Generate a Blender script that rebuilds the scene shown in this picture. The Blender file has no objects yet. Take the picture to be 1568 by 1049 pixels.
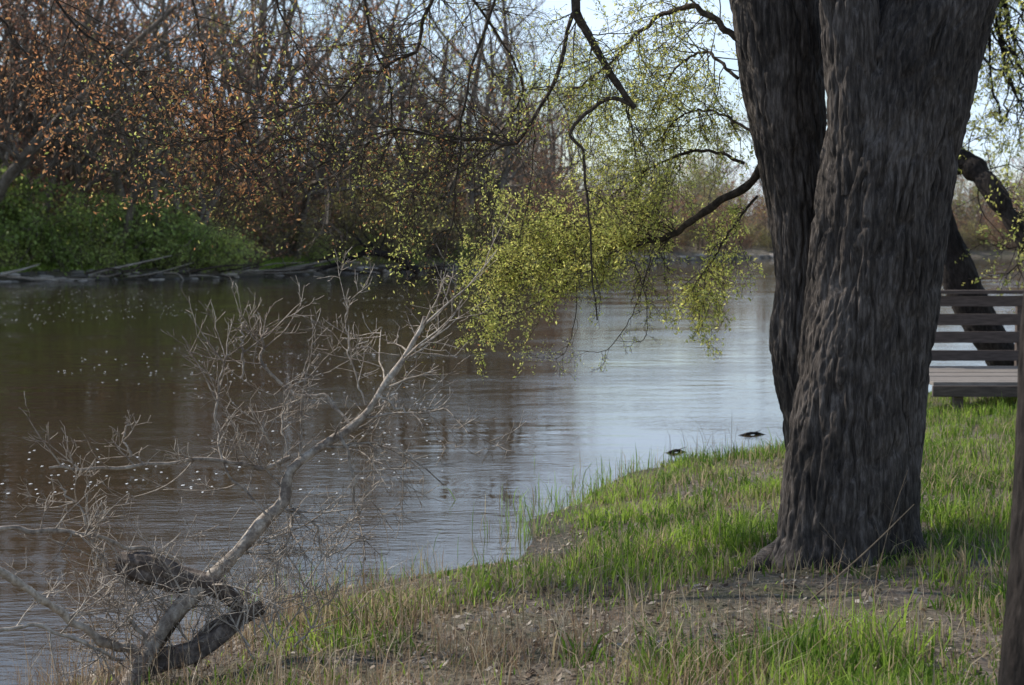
import bpy, math, random
import numpy as np
from mathutils import Vector
rng = np.random.default_rng(7)
random.seed(7)
S = bpy.context.scene
# ------------------------------------------------------------------ camera
F = 2600.0; CU, CV = 784.0, 524.5; CZ = 2.1
PITCH = math.atan(154.5 / F)
cp, sp = math.cos(PITCH), math.sin(PITCH)
cam = bpy.data.cameras.new("camera"); camo = bpy.data.objects.new("camera", cam)
S.collection.objects.link(camo); S.camera = camo
camo.location = (0, 0, CZ); camo.rotation_euler = (math.pi/2 - PITCH, 0, 0)
cam.sensor_width = 36; cam.lens = 36 * F / 1568.0
cam.clip_start = 0.05; cam.clip_end = 3000
cam.dof.use_dof = True; cam.dof.focus_distance = 9.0; cam.dof.aperture_fstop = 5.0

def P(u, v, y):
    """world point at distance y in front of the bank viewpoint for a bearing / elevation"""
    dx = u - CU; dv = CV - v
    dy = F*cp + dv*sp; dz = -F*sp + dv*cp
    return np.array([dx/dy*y, y, CZ + dz/dy*y])
def W(u, v, z=0.0):
    a = P(u, v, 1.0) - np.array([0, 0, CZ]); t = (z - CZ)/a[2]
    return np.array([a[0]*t, t, z])

# ------------------------------------------------------------------ noise
def _h(i, j, k):
    n = (i.astype(np.int64)*374761393 + j.astype(np.int64)*668265263 + k.astype(np.int64)*2147483647 + 1013904223) & 0xffffffff
    n = ((n ^ (n >> 13))*1274126177) & 0xffffffff
    n = (n ^ (n >> 16)) & 0xffffff
    return n/float(0xffffff)*2-1
def vn(x, y, z=0.0):
    x = np.asarray(x, float); y = np.asarray(y, float); z = np.zeros_like(x)+z
    i, j, k = np.floor(x), np.floor(y), np.floor(z)
    fx, fy, fz = x-i, y-j, z-k
    fx = fx*fx*(3-2*fx); fy = fy*fy*(3-2*fy); fz = fz*fz*(3-2*fz)
    r = 0
    for a in (0, 1):
        for b in (0, 1):
            for c in (0, 1):
                r = r + _h(i+a, j+b, k+c)*(fx if a else 1-fx)*(fy if b else 1-fy)*(fz if c else 1-fz)
    return r
def fbm(x, y, z=0.0, o=3):
    s = 0; a = 1.0
    for q in range(o):
        s = s + a*vn(np.asarray(x)*2**q+q*17.3, np.asarray(y)*2**q, np.asarray(z)*2**q); a *= .5
    return s

# ------------------------------------------------------------------ terrain height
sh = [(-30, -420), (-12, -60), (-5, -8), (-3.4, 3), (-2.6, 6.3)]
for u, v in [(75, 1049), (260, 985), (420, 915), (640, 880), (790, 858), (822, 800), (900, 752), (960, 722), (1080, 705), (1190, 692), (1330, 640), (1420, 602), (1568, 588)]:
    w = W(u, v); sh.append((w[0], w[1]))
sh += [(14, 27.5), (40, 36), (120, 60), (420, 150)]
SH = np.array(sh)
POLY = np.vstack([SH, [(900, 150), (900, -420)]])
def sdist(x, y):
    x = np.asarray(x, float); y = np.asarray(y, float)
    d = np.full(x.shape, 1e9)
    for a, b in zip(SH[:-1], SH[1:]):
        ab = b-a; t = np.clip(((x-a[0])*ab[0]+(y-a[1])*ab[1])/(ab@ab), 0, 1)
        d = np.minimum(d, np.hypot(x-a[0]-t*ab[0], y-a[1]-t*ab[1]))
    ins = np.zeros(x.shape, bool)
    n = len(POLY)
    for i in range(n):
        x1, y1 = POLY[i]; x2, y2 = POLY[(i+1) % n]
        if y1 == y2: continue
        c = ((y1 > y) != (y2 > y)) & (x < (x2-x1)*(y-y1)/(y2-y1)+x1)
        ins ^= c
    return np.where(ins, d, -d)
fs = [W(u, v) for u, v in [(-900, 436), (-300, 434), (0, 431), (300, 427), (500, 419), (720, 415), (850, 407), (1000, 400), (1200, 395), (1568, 394), (2300, 394)]]
FX = np.array([p[0] for p in fs]); FY = np.array([p[1] for p in fs])
def yfar(x):
    x = np.asarray(x, float)
    return np.interp(x, FX, FY) + vn(x*.09, x*0+3.3)*1.6 + vn(x*.4, x*0+7.3)*.5
def height(x, y):
    x = np.asarray(x, float); y = np.asarray(y, float)
    s = sdist(x, y) + vn(x*1.1, y*1.1)*.14 + vn(x*4, y*4)*.04
    near = np.where(s > 0, .5*np.tanh(.27*s) + .025*fbm(x*2.2, y*2.2)*np.clip(s, 0, 1), np.maximum(-1.0, .25*s))
    f = y - yfar(x)
    far = np.where(f > 0, .75*(1-np.exp(-f/1.2)) + np.clip(f, 0, 120)*.055 + .12*vn(x*.5, y*.5)*np.clip(f, 0, 1), np.maximum(-1.0, .15*f))
    return np.maximum(near, far)
def hit(u, v):
    a = P(u, v, 1.0) - np.array([0, 0, CZ])
    ys = np.linspace(3, 40, 1500)
    h = height(a[0]*ys, ys); z = CZ + a[2]*ys
    k = np.argmax(z <= np.maximum(h, 0))
    return np.array([a[0]*ys[k], ys[k], max(h[k], 0)])

# ------------------------------------------------------------------ mesh builder
class MB:
    def __init__(s): s.V = []; s.Q = []; s.M = []; s.C = []; s.n = 0
    def add(s, v, q, mat=0, col=None):
        v = np.asarray(v, float).reshape(-1, 3); q = np.asarray(q, int).reshape(-1, 4)
        s.V.append(v); s.Q.append(q+s.n); s.M.append(np.full(len(q), mat))
        c = np.ones((len(v), 4)); 
        if col is not None: c[:, :3] = col
        s.C.append(c); s.n += len(v)
    def tube(s, pts, rad, sides=6, mat=0, col=None, cap=False):
        pts = np.asarray(pts, float); rad = np.asarray(rad, float); n = len(pts)
        t = np.gradient(pts, axis=0); t /= np.linalg.norm(t, axis=1)[:, None]+1e-9
        m = np.abs(t.mean(0)); ref = np.eye(3)[np.argmin(m)]
        a = np.cross(t, ref); a /= np.linalg.norm(a, axis=1)[:, None]+1e-9
        b = np.cross(t, a)
        th = np.arange(sides)*2*math.pi/sides
        v = pts[:, None]+rad[:, None, None]*(a[:, None]*np.cos(th)[None, :, None]+b[:, None]*np.sin(th)[None, :, None])
        i = np.arange(n-1)[:, None]*sides; j = np.arange(sides)[None]; k = (j+1) % sides
        q = np.stack([i+j, i+k, i+sides+k, i+sides+j], -1)
        s.add(v, q, mat, col)
        if cap:
            for e in (0, n-1):
                w = v[e]; c = w.mean(0)
                vv = np.vstack([w, [c]]); qq = [[x, (x+1) % sides, (x+2) % sides, sides] for x in range(0, sides-1, 2)]
                s.add(vv, qq, mat, col)
    def leaves(s, pts, size, cols, mat=1, aspect=.45, down=.3):
        pts = np.asarray(pts, float).reshape(-1, 3); n = len(pts)
        if n == 0: return
        d = rng.normal(size=(n, 3)); d[:, 2] -= down; d /= np.linalg.norm(d, axis=1)[:, None]
        e = np.cross(d, rng.normal(size=(n, 3))); e /= np.linalg.norm(e, axis=1)[:, None]+1e-9
        L = size*rng.uniform(.6, 1.35, n)[:, None]
        v = np.stack([pts, pts+d*L*.5+e*L*aspect*.5, pts+d*L, pts+d*L*.5-e*L*aspect*.5], 1)
        cols = np.asarray(cols, float)
        c = cols[rng.integers(0, len(cols), n)]*rng.uniform(.65, 1.3, n)[:, None]
        s.add(v, np.arange(4*n).reshape(-1, 4), mat, np.repeat(c, 4, 0))
    def mesh(s, name, mats, smooth=True):
        V = np.vstack(s.V); Q = np.vstack(s.Q); M = np.concatenate(s.M); C = np.vstack(s.C)
        me = bpy.data.meshes.new(name)
        me.vertices.add(len(V)); me.vertices.foreach_set("co", V.astype(np.float32).ravel())
        me.loops.add(Q.size); me.loops.foreach_set("vertex_index", Q.astype(np.int32).ravel())
        me.polygons.add(len(Q)); me.polygons.foreach_set("loop_start", (np.arange(len(Q))*4).astype(np.int32))
        for m in mats: me.materials.append(m)
        me.polygons.foreach_set("material_index", M.astype(np.int32))
        me.polygons.foreach_set("use_smooth", np.full(len(Q), smooth))
        ca = me.color_attributes.new("Col", 'FLOAT_COLOR', 'POINT'); ca.data.foreach_set("color", C.astype(np.float32).ravel())
        me.update(calc_edges=True)
        return me
def obj(name, me, parent=None, loc=(0, 0, 0)):
    o = bpy.data.objects.new(name, me); S.collection.objects.link(o); o.location = loc
    if parent: o.parent = parent
    return o
def smoothpoly(p, n):
    p = np.asarray(p, float); m = len(p)
    q = np.vstack([2*p[0]-p[1], p, 2*p[-1]-p[-2]])
    out = []
    for t in np.linspace(0, m-1-1e-6, n):
        i = int(t); f = t-i; a, b, c, d = q[i], q[i+1], q[i+2], q[i+3]
        out.append(.5*((2*b)+(-a+c)*f+(2*a-5*b+4*c-d)*f*f+(-a+3*b-3*c+d)*f**3))
    return np.array(out)
def nrm(a): return a/(np.linalg.norm(a)+1e-9)

# ------------------------------------------------------------------ materials
def mat(name):
    m = bpy.data.materials.new(name); m.use_nodes = True
    nt = m.node_tree; b = nt.nodes["Principled BSDF"]
    return m, nt, b
def N(nt, typ, **k):
    n = nt.nodes.new(typ)
    for a, b in k.items():
        if a.startswith("i_"): n.inputs[a[2:].replace("_", " ")].default_value = b
        else: setattr(n, a, b)
    return n
def ramp(nt, stops):
    r = nt.nodes.new("ShaderNodeValToRGB"); e = r.color_ramp.elements
    while len(e) < len(stops): e.new(.5)
    for x, (p, c) in zip(e, stops): x.position = p; x.color = (*c, 1)
    return r
def coords(nt, scale=(1, 1, 1)):
    t = nt.nodes.new("ShaderNodeTexCoord"); m = nt.nodes.new("ShaderNodeMapping"); m.inputs["Scale"].default_value = scale
    nt.links.new(t.outputs["Object"], m.inputs["Vector"]); return m.outputs["Vector"]
def bark_mat(name, c0, c1, c2, sc=18, zs=.18, bump=.03):
    m, nt, b = mat(name); L = nt.links.new
    v = coords(nt, (1, 1, zs))
    n1 = N(nt, "ShaderNodeTexNoise", i_Scale=sc, i_Detail=8.0, i_Roughness=.7); L(v, n1.inputs["Vector"])
    v2 = coords(nt, (1, 1, 1)); n2 = N(nt, "ShaderNodeTexNoise", i_Scale=2.3, i_Detail=3.0); L(v2, n2.inputs["Vector"])
    mx = N(nt, "ShaderNodeMath", operation='MULTIPLY_ADD'); L(n2.outputs["Fac"], mx.inputs[0]); mx.inputs[1].default_value = .4; 
    ad = N(nt, "ShaderNodeMath", operation='ADD'); L(n1.outputs["Fac"], mx.inputs[2]); L(mx.outputs[0], ad.inputs[0]); ad.inputs[1].default_value = -.2
    r = ramp(nt, [(.36, c0), (.52, c1), (.68, c2)]); L(ad.outputs[0], r.inputs["Fac"]); L(r.outputs["Color"], b.inputs["Base Color"])
    b.inputs["Roughness"].default_value = .9; b.inputs["Specular IOR Level"].default_value = .25
    bp = N(nt, "ShaderNodeBump", i_Strength=.9, i_Distance=bump); L(n1.outputs["Fac"], bp.inputs["Height"]); L(bp.outputs["Normal"], b.inputs["Normal"])
    return m
def leaf_mat(name, trans=.5):
    m, nt, b = mat(name); L = nt.links.new
    a = N(nt, "ShaderNodeAttribute", attribute_name="Col")
    out = nt.nodes["Material Output"]
    L(a.outputs["Color"], b.inputs["Base Color"]); b.inputs["Roughness"].default_value = .5; b.inputs["Specular IOR Level"].default_value = .3
    t = N(nt, "ShaderNodeBsdfTranslucent"); L(a.outputs["Color"], t.inputs["Color"])
    mx = N(nt, "ShaderNodeMixShader"); mx.inputs[0].default_value = trans
    L(b.outputs[0], mx.inputs[1]); L(t.outputs[0], mx.inputs[2]); L(mx.outputs[0], out.inputs["Surface"])
    return m
BARK = bark_mat("furrowed_bark", (.022, .018, .016), (.068, .055, .047), (.16, .135, .12), 46, .14, .010)
BARKD = bark_mat("dark_bark", (.012, .009, .008), (.028, .021, .018), (.055, .044, .038), 26, .3, .02)
TWIG = bark_mat("twig_bark", (.03, .022, .016), (.07, .052, .038), (.13, .10, .075), 30, 1, .003)
DEAD = bark_mat("weathered_dead_wood", (.16, .125, .10), (.36, .30, .24), (.60, .53, .45), 26, 1, .008)
FARB = bark_mat("distant_bark", (.11, .085, .065), (.20, .163, .125), (.34, .285, .23), 2, .4, .02)  # base colours lifted to paint in the distance haze
LEAF = leaf_mat("young_leaf", .6)
FLEAF = leaf_mat("distant_leaf", .55)
GRASS = leaf_mat("grass_blade", .55)
STRAW = leaf_mat("dry_straw", .3)

# ground
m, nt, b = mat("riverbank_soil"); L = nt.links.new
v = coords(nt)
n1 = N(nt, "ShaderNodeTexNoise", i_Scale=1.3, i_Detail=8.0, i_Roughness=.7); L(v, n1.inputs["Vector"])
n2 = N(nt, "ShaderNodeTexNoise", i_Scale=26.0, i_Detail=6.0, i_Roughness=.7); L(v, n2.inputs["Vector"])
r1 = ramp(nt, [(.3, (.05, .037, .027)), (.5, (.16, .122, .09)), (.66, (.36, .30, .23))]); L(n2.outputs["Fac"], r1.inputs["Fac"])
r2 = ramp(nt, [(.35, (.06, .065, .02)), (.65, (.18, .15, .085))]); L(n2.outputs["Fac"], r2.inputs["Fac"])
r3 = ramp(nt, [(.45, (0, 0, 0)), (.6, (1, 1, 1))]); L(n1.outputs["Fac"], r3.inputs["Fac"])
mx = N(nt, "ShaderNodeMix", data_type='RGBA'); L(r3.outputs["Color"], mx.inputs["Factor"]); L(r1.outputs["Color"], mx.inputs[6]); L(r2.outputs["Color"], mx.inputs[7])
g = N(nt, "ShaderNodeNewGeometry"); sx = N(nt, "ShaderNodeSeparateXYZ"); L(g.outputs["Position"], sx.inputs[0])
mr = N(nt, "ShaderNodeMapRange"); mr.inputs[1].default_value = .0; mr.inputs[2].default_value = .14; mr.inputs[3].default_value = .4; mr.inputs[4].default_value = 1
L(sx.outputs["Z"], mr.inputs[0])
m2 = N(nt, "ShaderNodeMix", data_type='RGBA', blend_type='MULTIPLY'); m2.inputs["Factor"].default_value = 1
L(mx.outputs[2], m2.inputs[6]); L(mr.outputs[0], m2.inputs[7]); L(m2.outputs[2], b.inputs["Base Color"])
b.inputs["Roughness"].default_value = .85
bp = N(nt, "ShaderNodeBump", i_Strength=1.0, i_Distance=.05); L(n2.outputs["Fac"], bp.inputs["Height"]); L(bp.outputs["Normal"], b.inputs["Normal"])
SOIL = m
# water
m, nt, b = mat("murky_river_water"); L = nt.links.new
b.inputs["Base Color"].default_value = (.044, .030, .015, 1); b.inputs["Roughness"].default_value = .03; b.inputs["IOR"].default_value = 1.38
v = coords(nt, (.6, 1.2, 1))
n1 = N(nt, "ShaderNodeTexNoise", i_Scale=1.5, i_Detail=2.0, i_Roughness=.5); L(v, n1.inputs["Vector"])
v2 = coords(nt, (.8, 1, 1)); n2 = N(nt, "ShaderNodeTexNoise", i_Scale=.3, i_Detail=2.0); L(v2, n2.inputs["Vector"])
v3 = coords(nt, (.7, 1.5, 1)); n3 = N(nt, "ShaderNodeTexNoise", i_Scale=9.0, i_Detail=3.0); L(v3, n3.inputs["Vector"])
r = N(nt, "ShaderNodeMapRange"); r.inputs[1].default_value = .4; r.inputs[2].default_value = .7; r.inputs[3].default_value = .15; L(n2.outputs["Fac"], r.inputs[0])
mu = N(nt, "ShaderNodeMath", operation='MULTIPLY'); L(n3.outputs["Fac"], mu.inputs[0]); L(r.outputs[0], mu.inputs[1])
b1 = N(nt, "ShaderNodeBump", i_Strength=1.0, i_Distance=.009); L(n1.outputs["Fac"], b1.inputs["Height"])
b2 = N(nt, "ShaderNodeBump", i_Strength=1.0, i_Distance=.006); L(mu.outputs[0], b2.inputs["Height"]); L(b1.outputs["Normal"], b2.inputs["Normal"])
L(b2.outputs["Normal"], b.inputs["Normal"])
WATER = m
def wood_mat(name, c0, c1):
    m, nt, b = mat(name); L = nt.links.new
    v = coords(nt, (1.5, 12, 12)); n = N(nt, "ShaderNodeTexNoise", i_Scale=4.0, i_Detail=6.0); L(v, n.inputs["Vector"])
    r = ramp(nt, [(.3, c0), (.7, c1)]); L(n.outputs["Fac"], r.inputs["Fac"]); L(r.outputs["Color"], b.inputs["Base Color"])
    b.inputs["Roughness"].default_value = .8
    return m
PLANK = wood_mat("weathered_planks", (.05, .034, .028), (.12, .088, .072))
DECKM = wood_mat("grey_deck_boards", (.15, .125, .105), (.27, .235, .205))

# ------------------------------------------------------------------ ground + water
def axis(lo, hi, step, far_lo, far_hi, g=1.13):
    a = list(np.arange(lo, hi+1e-6, step))
    s = step; x = hi
    while x < far_hi: s = min(s*g, 40); x += s; a.append(x)
    s = step; x = lo
    while x > far_lo: s = min(s*g, 40); x -= s; a.insert(0, x)
    return np.array(a)
xs = axis(-4, 8.5, .09, -900, 900)
ys = np.concatenate([axis(3.5, 25, .11, -420, 60, 1.2)[:-1], np.arange(62, 118, .6), np.arange(118, 290, 2.5), np.geomspace(292, 1500, 30)])
ys = np.unique(ys)
X, Y = np.meshgrid(xs, ys)
Z = height(X.ravel(), Y.ravel())
mb = MB(); nx, ny = len(xs), len(ys)
i = np.arange(ny-1)[:, None]*nx; j = np.arange(nx-1)[None]
mb.add(np.stack([X.ravel(), Y.ravel(), Z], 1), np.stack([i+j, i+j+1, i+nx+j+1, i+nx+j], -1))
obj("ground", mb.mesh("ground", [SOIL]))
mb = MB(); mb.add([(-900, -420, 0), (900, -420, 0), (900, 420, 0), (-900, 420, 0)], [[0, 1, 2, 3]])
obj("river_water", mb.mesh("river_water", [WATER], False))

# small white flecks painted in as sun glints on the water (flat on the surface)
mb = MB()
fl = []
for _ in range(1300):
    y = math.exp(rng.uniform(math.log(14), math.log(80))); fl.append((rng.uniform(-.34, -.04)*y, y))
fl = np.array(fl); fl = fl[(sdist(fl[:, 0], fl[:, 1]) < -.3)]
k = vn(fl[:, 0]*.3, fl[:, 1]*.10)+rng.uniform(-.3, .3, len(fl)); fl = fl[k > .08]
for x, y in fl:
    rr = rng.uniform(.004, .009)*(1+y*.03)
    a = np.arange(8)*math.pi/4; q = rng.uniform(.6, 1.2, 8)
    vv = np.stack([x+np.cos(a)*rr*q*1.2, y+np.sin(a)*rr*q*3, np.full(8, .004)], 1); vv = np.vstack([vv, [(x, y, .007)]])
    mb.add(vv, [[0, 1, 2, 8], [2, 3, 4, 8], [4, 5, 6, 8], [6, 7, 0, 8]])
m, nt, b = mat("sun_glint_flecks"); b.inputs["Base Color"].default_value = (.8, .8, .78, 1); b.inputs["Roughness"].default_value = .4
obj("sun_glint_flecks", mb.mesh("sun_glint_flecks", [m]))

# ------------------------------------------------------------------ tree growth
def grow(mb, p, d, Ln, r, lev, mx, nch, lp, up, wander=.25, minr=.012, spread=.9, ratio=.55):
    n = 6 if lev == 0 else (5 if lev < mx else 3)
    pts = [p]; dd = d
    for i in range(n):
        dd = nrm(dd+rng.normal(size=3)*wander*(0.6 if lev == 0 else 1)+np.array([0, 0, up[lev]]))
        pts.append(pts[-1]+dd*Ln/n)
    pts = np.array(pts); rad = np.maximum(np.linspace(r, r*.3, n+1), minr)
    mb.tube(pts, rad, 7 if lev == 0 else (4 if lev == 1 else 3))
    if lev < mx:
        for c in range(nch[lev]):
            t = rng.uniform(.22 if lev == 0 else .15, 1)*n; i = min(int(t), n-1); f = t-i
            q = pts[i]*(1-f)+pts[i+1]*f; tg = nrm(pts[i+1]-pts[i])
            pr = nrm(np.cross(tg, rng.normal(size=3)))
            cd = nrm(tg*rng.uniform(.3, .9)+pr*spread)
            grow(mb, q, cd, Ln*ratio*rng.uniform(.7, 1.25)*(1-.35*t/n), max(rad[i]*.62, minr), lev+1, mx, nch, lp, up, wander, minr, spread, ratio)
    if lev >= mx-1: lp.extend(pts[1:])
def far_tree(name, h, cols, nl, lsize, nch=(10, 5, 4, 3), lean=.15):
    mb = MB(); lp = []
    ns = rng.integers(1, 4)
    for s_ in range(ns):
        d0 = nrm(np.array([rng.normal()*lean*1.6, rng.normal()*lean, 1]))
        grow(mb, np.array([rng.normal()*.3, 0, -.3]), d0, h*rng.uniform(.8, 1), h*.016, 0, 3, nch if ns == 1 else (nch[0]-3, nch[1]-1, nch[2], nch[3]), lp, (.04, .18, .13, .05), .23, .017, .85, .58)
    lp = np.array(lp)
    if nl:
        q = lp[rng.integers(0, len(lp), nl)]+rng.normal(size=(nl, 3))*.16
        mb.leaves(q, lsize, cols, 1, .7)
    return mb.mesh(name, [FARB, FLEAF])
def shrub(name, h, cols, nl, lsize, stems=15, wide=.6):
    mb = MB(); lp = []
    for s_ in range(stems):
        d0 = nrm(np.array([rng.normal()*wide, rng.normal()*wide, 1]))
        grow(mb, np.array([rng.normal()*h*.15, rng.normal()*h*.15, -.2]), d0, h*rng.uniform(.6, 1.05), .035, 0, 2, (7, 4), lp, (.02, .08, .05), .25, .011)
    lp = np.array(lp); q = lp[rng.integers(0, len(lp), nl)]+rng.normal(size=(nl, 3))*.15
    mb.leaves(q, lsize, cols, 1, .7)
    return mb.mesh(name, [FARB, FLEAF])
RUST = [(.46, .22, .13), (.38, .18, .11), (.56, .30, .16), (.31, .18, .13)]  # far leaf palettes raised in value, haze put into the colour
OLIVE = [(.40, .37, .13), (.47, .43, .15), (.33, .28, .12)]
YG = [(.40, .43, .12), (.48, .49, .14), (.33, .34, .10)]
GREEN = [(.36, .46, .13), (.46, .56, .16), (.27, .35, .10)]
LIME = [(.54, .62, .18), (.60, .66, .20)]
BROWN = [(.34, .245, .17), (.27, .195, .135), (.42, .31, .21)]
T = {"rust": [far_tree("t_rust%d" % i, 19, RUST, 2900, .16) for i in range(3)],
     "bare": [far_tree("t_bare%d" % i, 20, BROWN, 700, .12) for i in range(4)],
     "olive": [far_tree("t_olive%d" % i, 17, OLIVE, 1900, .16) for i in range(2)],
     "yg": [far_tree("t_yg%d" % i, 14, YG, 2200, .17) for i in range(2)]}
B = {"green": [shrub("b_green%d" % i, 3.8, GREEN, 3400, .19) for i in range(2)],
     "lime": [shrub("b_lime", 3.2, LIME, 2600, .18)],
     "olive": [shrub("b_olive%d" % i, 4.4, OLIVE, 2400, .14) for i in range(2)],
     "brown": [shrub("b_brown%d" % i, 3.6, BROWN, 1900, .14) for i in range(2)],
     "rust": [shrub("b_rust%d" % i, 5.0, RUST, 2200, .14) for i in range(1)]}
def empty(name, loc=(0, 0, 0)):
    e = bpy.data.objects.new(name, None); S.collection.objects.link(e); e.location = loc; e.empty_display_size = .2; return e
FT = empty("distant_trees"); FB = empty("distant_bushes")
def place(parent, lib, u, back, sc, nm):
    # u = bearing along the far bank, back = metres behind the shoreline
    y = 90.0
    for _ in range(6): y = float(yfar(np.array([(u-CU)/F*y]))[0]) + back
    x = (u-CU)/F*y
    o = obj(nm, lib[rng.integers(0, len(lib))], parent, (x, y, float(height(np.array([x]), np.array([y]))[0])-.1))
    o.rotation_euler = (0, 0, rng.uniform(0, 6.28)); s_ = sc*rng.uniform(.82, 1.18); o.scale = (s_, s_, s_*rng.uniform(.9, 1.1))
    return o
def pick(u):
    r = rng.random()
    if u < 420: return "rust" if r < .52 else ("bare" if r < .9 else "olive")
    if u < 760: return "bare" if r < .5 else ("olive" if r < .78 else "rust")
    if u < 950: return "rust" if r < .4 else ("bare" if r < .7 else "yg")
    return "yg" if r < .35 else ("olive" if r < .55 else ("rust" if r < .75 else "bare"))
for u in np.arange(-340, 800, 58): place(FT, T[pick(u)], u+rng.normal()*20, rng.uniform(2.5, 9), .96, "tree")
for u in np.arange(-380, 860, 66): place(FT, T[pick(u)], u+rng.normal()*22, rng.uniform(12, 28), .98, "tree")
for u in np.arange(-380, 900, 100): place(FT, T["bare" if rng.random() < .6 else pick(u)], u+rng.normal()*20, rng.uniform(32, 60), .98, "tree")
for u in np.arange(800, 1900, 60): place(FT, T[pick(u)], u+rng.normal()*16, rng.uniform(3, 14), .68, "tree")
for u in np.arange(800, 1900, 56): place(FT, T[pick(u)], u+rng.normal()*16, rng.uniform(20, 50), .70, "tree")
for u in np.arange(-340, 300, 44): place(FB, B["green"], u+rng.normal()*12, rng.uniform(1.5, 4), 1.05*(.75+.5*rng.random()), "bush")
for u in np.arange(-200, 360, 80): place(FB, B["lime"], u+rng.normal()*20, rng.uniform(1, 3), .8, "bush")
for u in np.arange(290, 360, 26): place(FB, B["lime"], u, rng.uniform(1.5, 3), .95, "bush")
for u in np.arange(430, 800, 42): place(FB, B["olive" if rng.random() < .8 else "brown"], u+rng.normal()*10, rng.uniform(3, 6), 1.05, "bush")
for u in np.arange(480, 700, 70): place(FB, B["lime"], u+rng.normal()*10, rng.uniform(2, 4), .6, "bush")
for u in np.arange(-380, 1900, 38): place(FB, B[("brown", "olive", "rust")[rng.integers(0, 3)]], u+rng.normal()*10, rng.uniform(7, 14), 1.2, "bush")
for u in np.arange(-380, 1900, 28): place(FB, B[("brown", "brown", "olive", "rust")[rng.integers(0, 4)]], u+rng.normal()*10, rng.uniform(18, 44), 1.6, "bush")
for u in np.arange(-380, 1900, 34): place(FB, B[("brown", "rust")[rng.integers(0, 2)]], u+rng.normal()*10, rng.uniform(50, 80), 2.0, "bush")
for u in np.arange(850, 1900, 36): place(FB, B[("olive", "brown", "rust")[rng.integers(0, 3)]], u+rng.normal()*10, rng.uniform(2, 6), .85, "bush")

# far-bank rocks, driftwood
mb = MB()
def rock(mb, c, r, col):
    nu, nv = 9, 6
    th = np.arange(nu)*2*math.pi/nu; ph = np.linspace(.05, math.pi-.05, nv)
    A, Bq = np.meshgrid(th, ph)
    v = np.stack([np.cos(A)*np.sin(Bq), np.sin(A)*np.sin(Bq), np.cos(Bq)], -1).reshape(-1, 3)
    o = rng.uniform(0, 99); v = v*(1+.5*vn(v[:, 0]*1.7+o, v[:, 1]*1.7, v[:, 2]*1.7))[:, None]*np.array([r*rng.uniform(.9, 2.6), r, r*.55])+c
    i = np.arange(nv-1)[:, None]*nu; j = np.arange(nu)[None]; k = (j+1) % nu
    mb.add(v, np.stack([i+j, i+k, i+nu+k, i+nu+j], -1), 0, col)
for _ in range(650):
    x = rng.uniform(-50, 40); y = float(yfar(np.array([x]))[0])+rng.uniform(-.7, 1.0)
    c = .08+.6*rng.random()**2; rock(mb, np.array([x, y, float(height(np.array([x]), np.array([y]))[0])+.03]), rng.uniform(.07, .30), (c, c*.87, c*.74))
m, nt, b = mat("shore_rock"); a = N(nt, "ShaderNodeAttribute", attribute_name="Col"); nt.links.new(a.outputs["Color"], b.inputs["Base Color"]); b.inputs["Roughness"].default_value = .85
obj("shore_rocks", mb.mesh("shore_rocks", [m]))
mb = MB()
for _ in range(130):
    x = rng.uniform(-40, 10); y = float(yfar(np.array([x]))[0])+rng.uniform(-1.4, 1.3); a = rng.normal()*.4; l = rng.uniform(1, 4.5)
    p0 = np.array([x, y, .1+rng.uniform(0, .3)]); d = np.array([math.cos(a), math.sin(a)*.5, rng.normal()*.16])
    pts = smoothpoly([p0, p0+d*l*.5+rng.normal(size=3)*.12, p0+d*l+rng.normal(size=3)*.2], 8); mb.tube(pts, np.linspace(.12, .03, 8)*rng.uniform(.4, 1.2), 6, int(rng.random() < .45), None, True)
obj("driftwood_logs", mb.mesh("driftwood_logs", [TWIG, DEAD]))
mb = MB()
p0 = W(640, 417, .2)+np.array([0, 1.5, 0]); 
pts = smoothpoly([p0, p0+np.array([-1.5, -.4, .9]), p0+np.array([-3.2, -.8, 1.2]), p0+np.array([-5, -1.2, .5]), p0+np.array([-6.3, -1.5, .1])], 16)
mb.tube(pts, np.linspace(.28, .1, 16), 8, 0, None, True)
for _ in range(14):
    k = rng.integers(3, 14); d = nrm(np.array([rng.normal(), rng.normal()*.4, rng.uniform(.1, 1)])); l = rng.uniform(1, 3)
    mb.tube(np.array([pts[k], pts[k]+d*l*.5+rng.normal(size=3)*.1, pts[k]+d*l+rng.normal(size=3)*.2]), [.07, .04, .015], 4)
obj("fallen_tree", mb.mesh("fallen_tree", [BARKD]))

# ------------------------------------------------------------------ grass blades
def blades(mb, pos, h, w, col, lean=.35, mat=0):
    n = len(pos); a = rng.uniform(0, 2*math.pi, n); f = rng.uniform(0, 2*math.pi, n)
    ld = np.stack([np.cos(a), np.sin(a), np.zeros(n)], 1); wd = np.stack([np.cos(f), np.sin(f), np.zeros(n)], 1)
    le = (np.abs(rng.normal(size=n))*lean)[:, None]; h = h[:, None]; w = w[:, None]
    up = np.array([0, 0, 1.0])
    m_ = pos+up*h*.55+ld*h*le*.35; t = pos+up*h*(1-.25*np.minimum(le, 1.2))+ld*h*le*1.0
    v = np.stack([pos-wd*w*.5, pos+wd*w*.5, m_-wd*w*.42, m_+wd*w*.42, t-wd*w*.06, t+wd*w*.06], 1)
    q = np.array([[0, 1, 3, 2], [2, 3, 5, 4]])
    c = np.repeat(col, 6, 0).reshape(n, 6, 3).copy()
    mb.add(v, (np.arange(n)[:, None, None]*6+q[None]), mat, c.reshape(-1, 3))
def sample(n, lo=3.2, hi=27):
    y = lo+(hi-lo)*rng.random(n)**1.5; x = rng.uniform(-1, 1, n)*(y*.33+.8)
    s = sdist(x, y); k = s > .04; return x[k], y[k], s[k]
def sst(a, b, x): t = np.clip((x-a)/(b-a), 0, 1); return t*t*(3-2*t)
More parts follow.
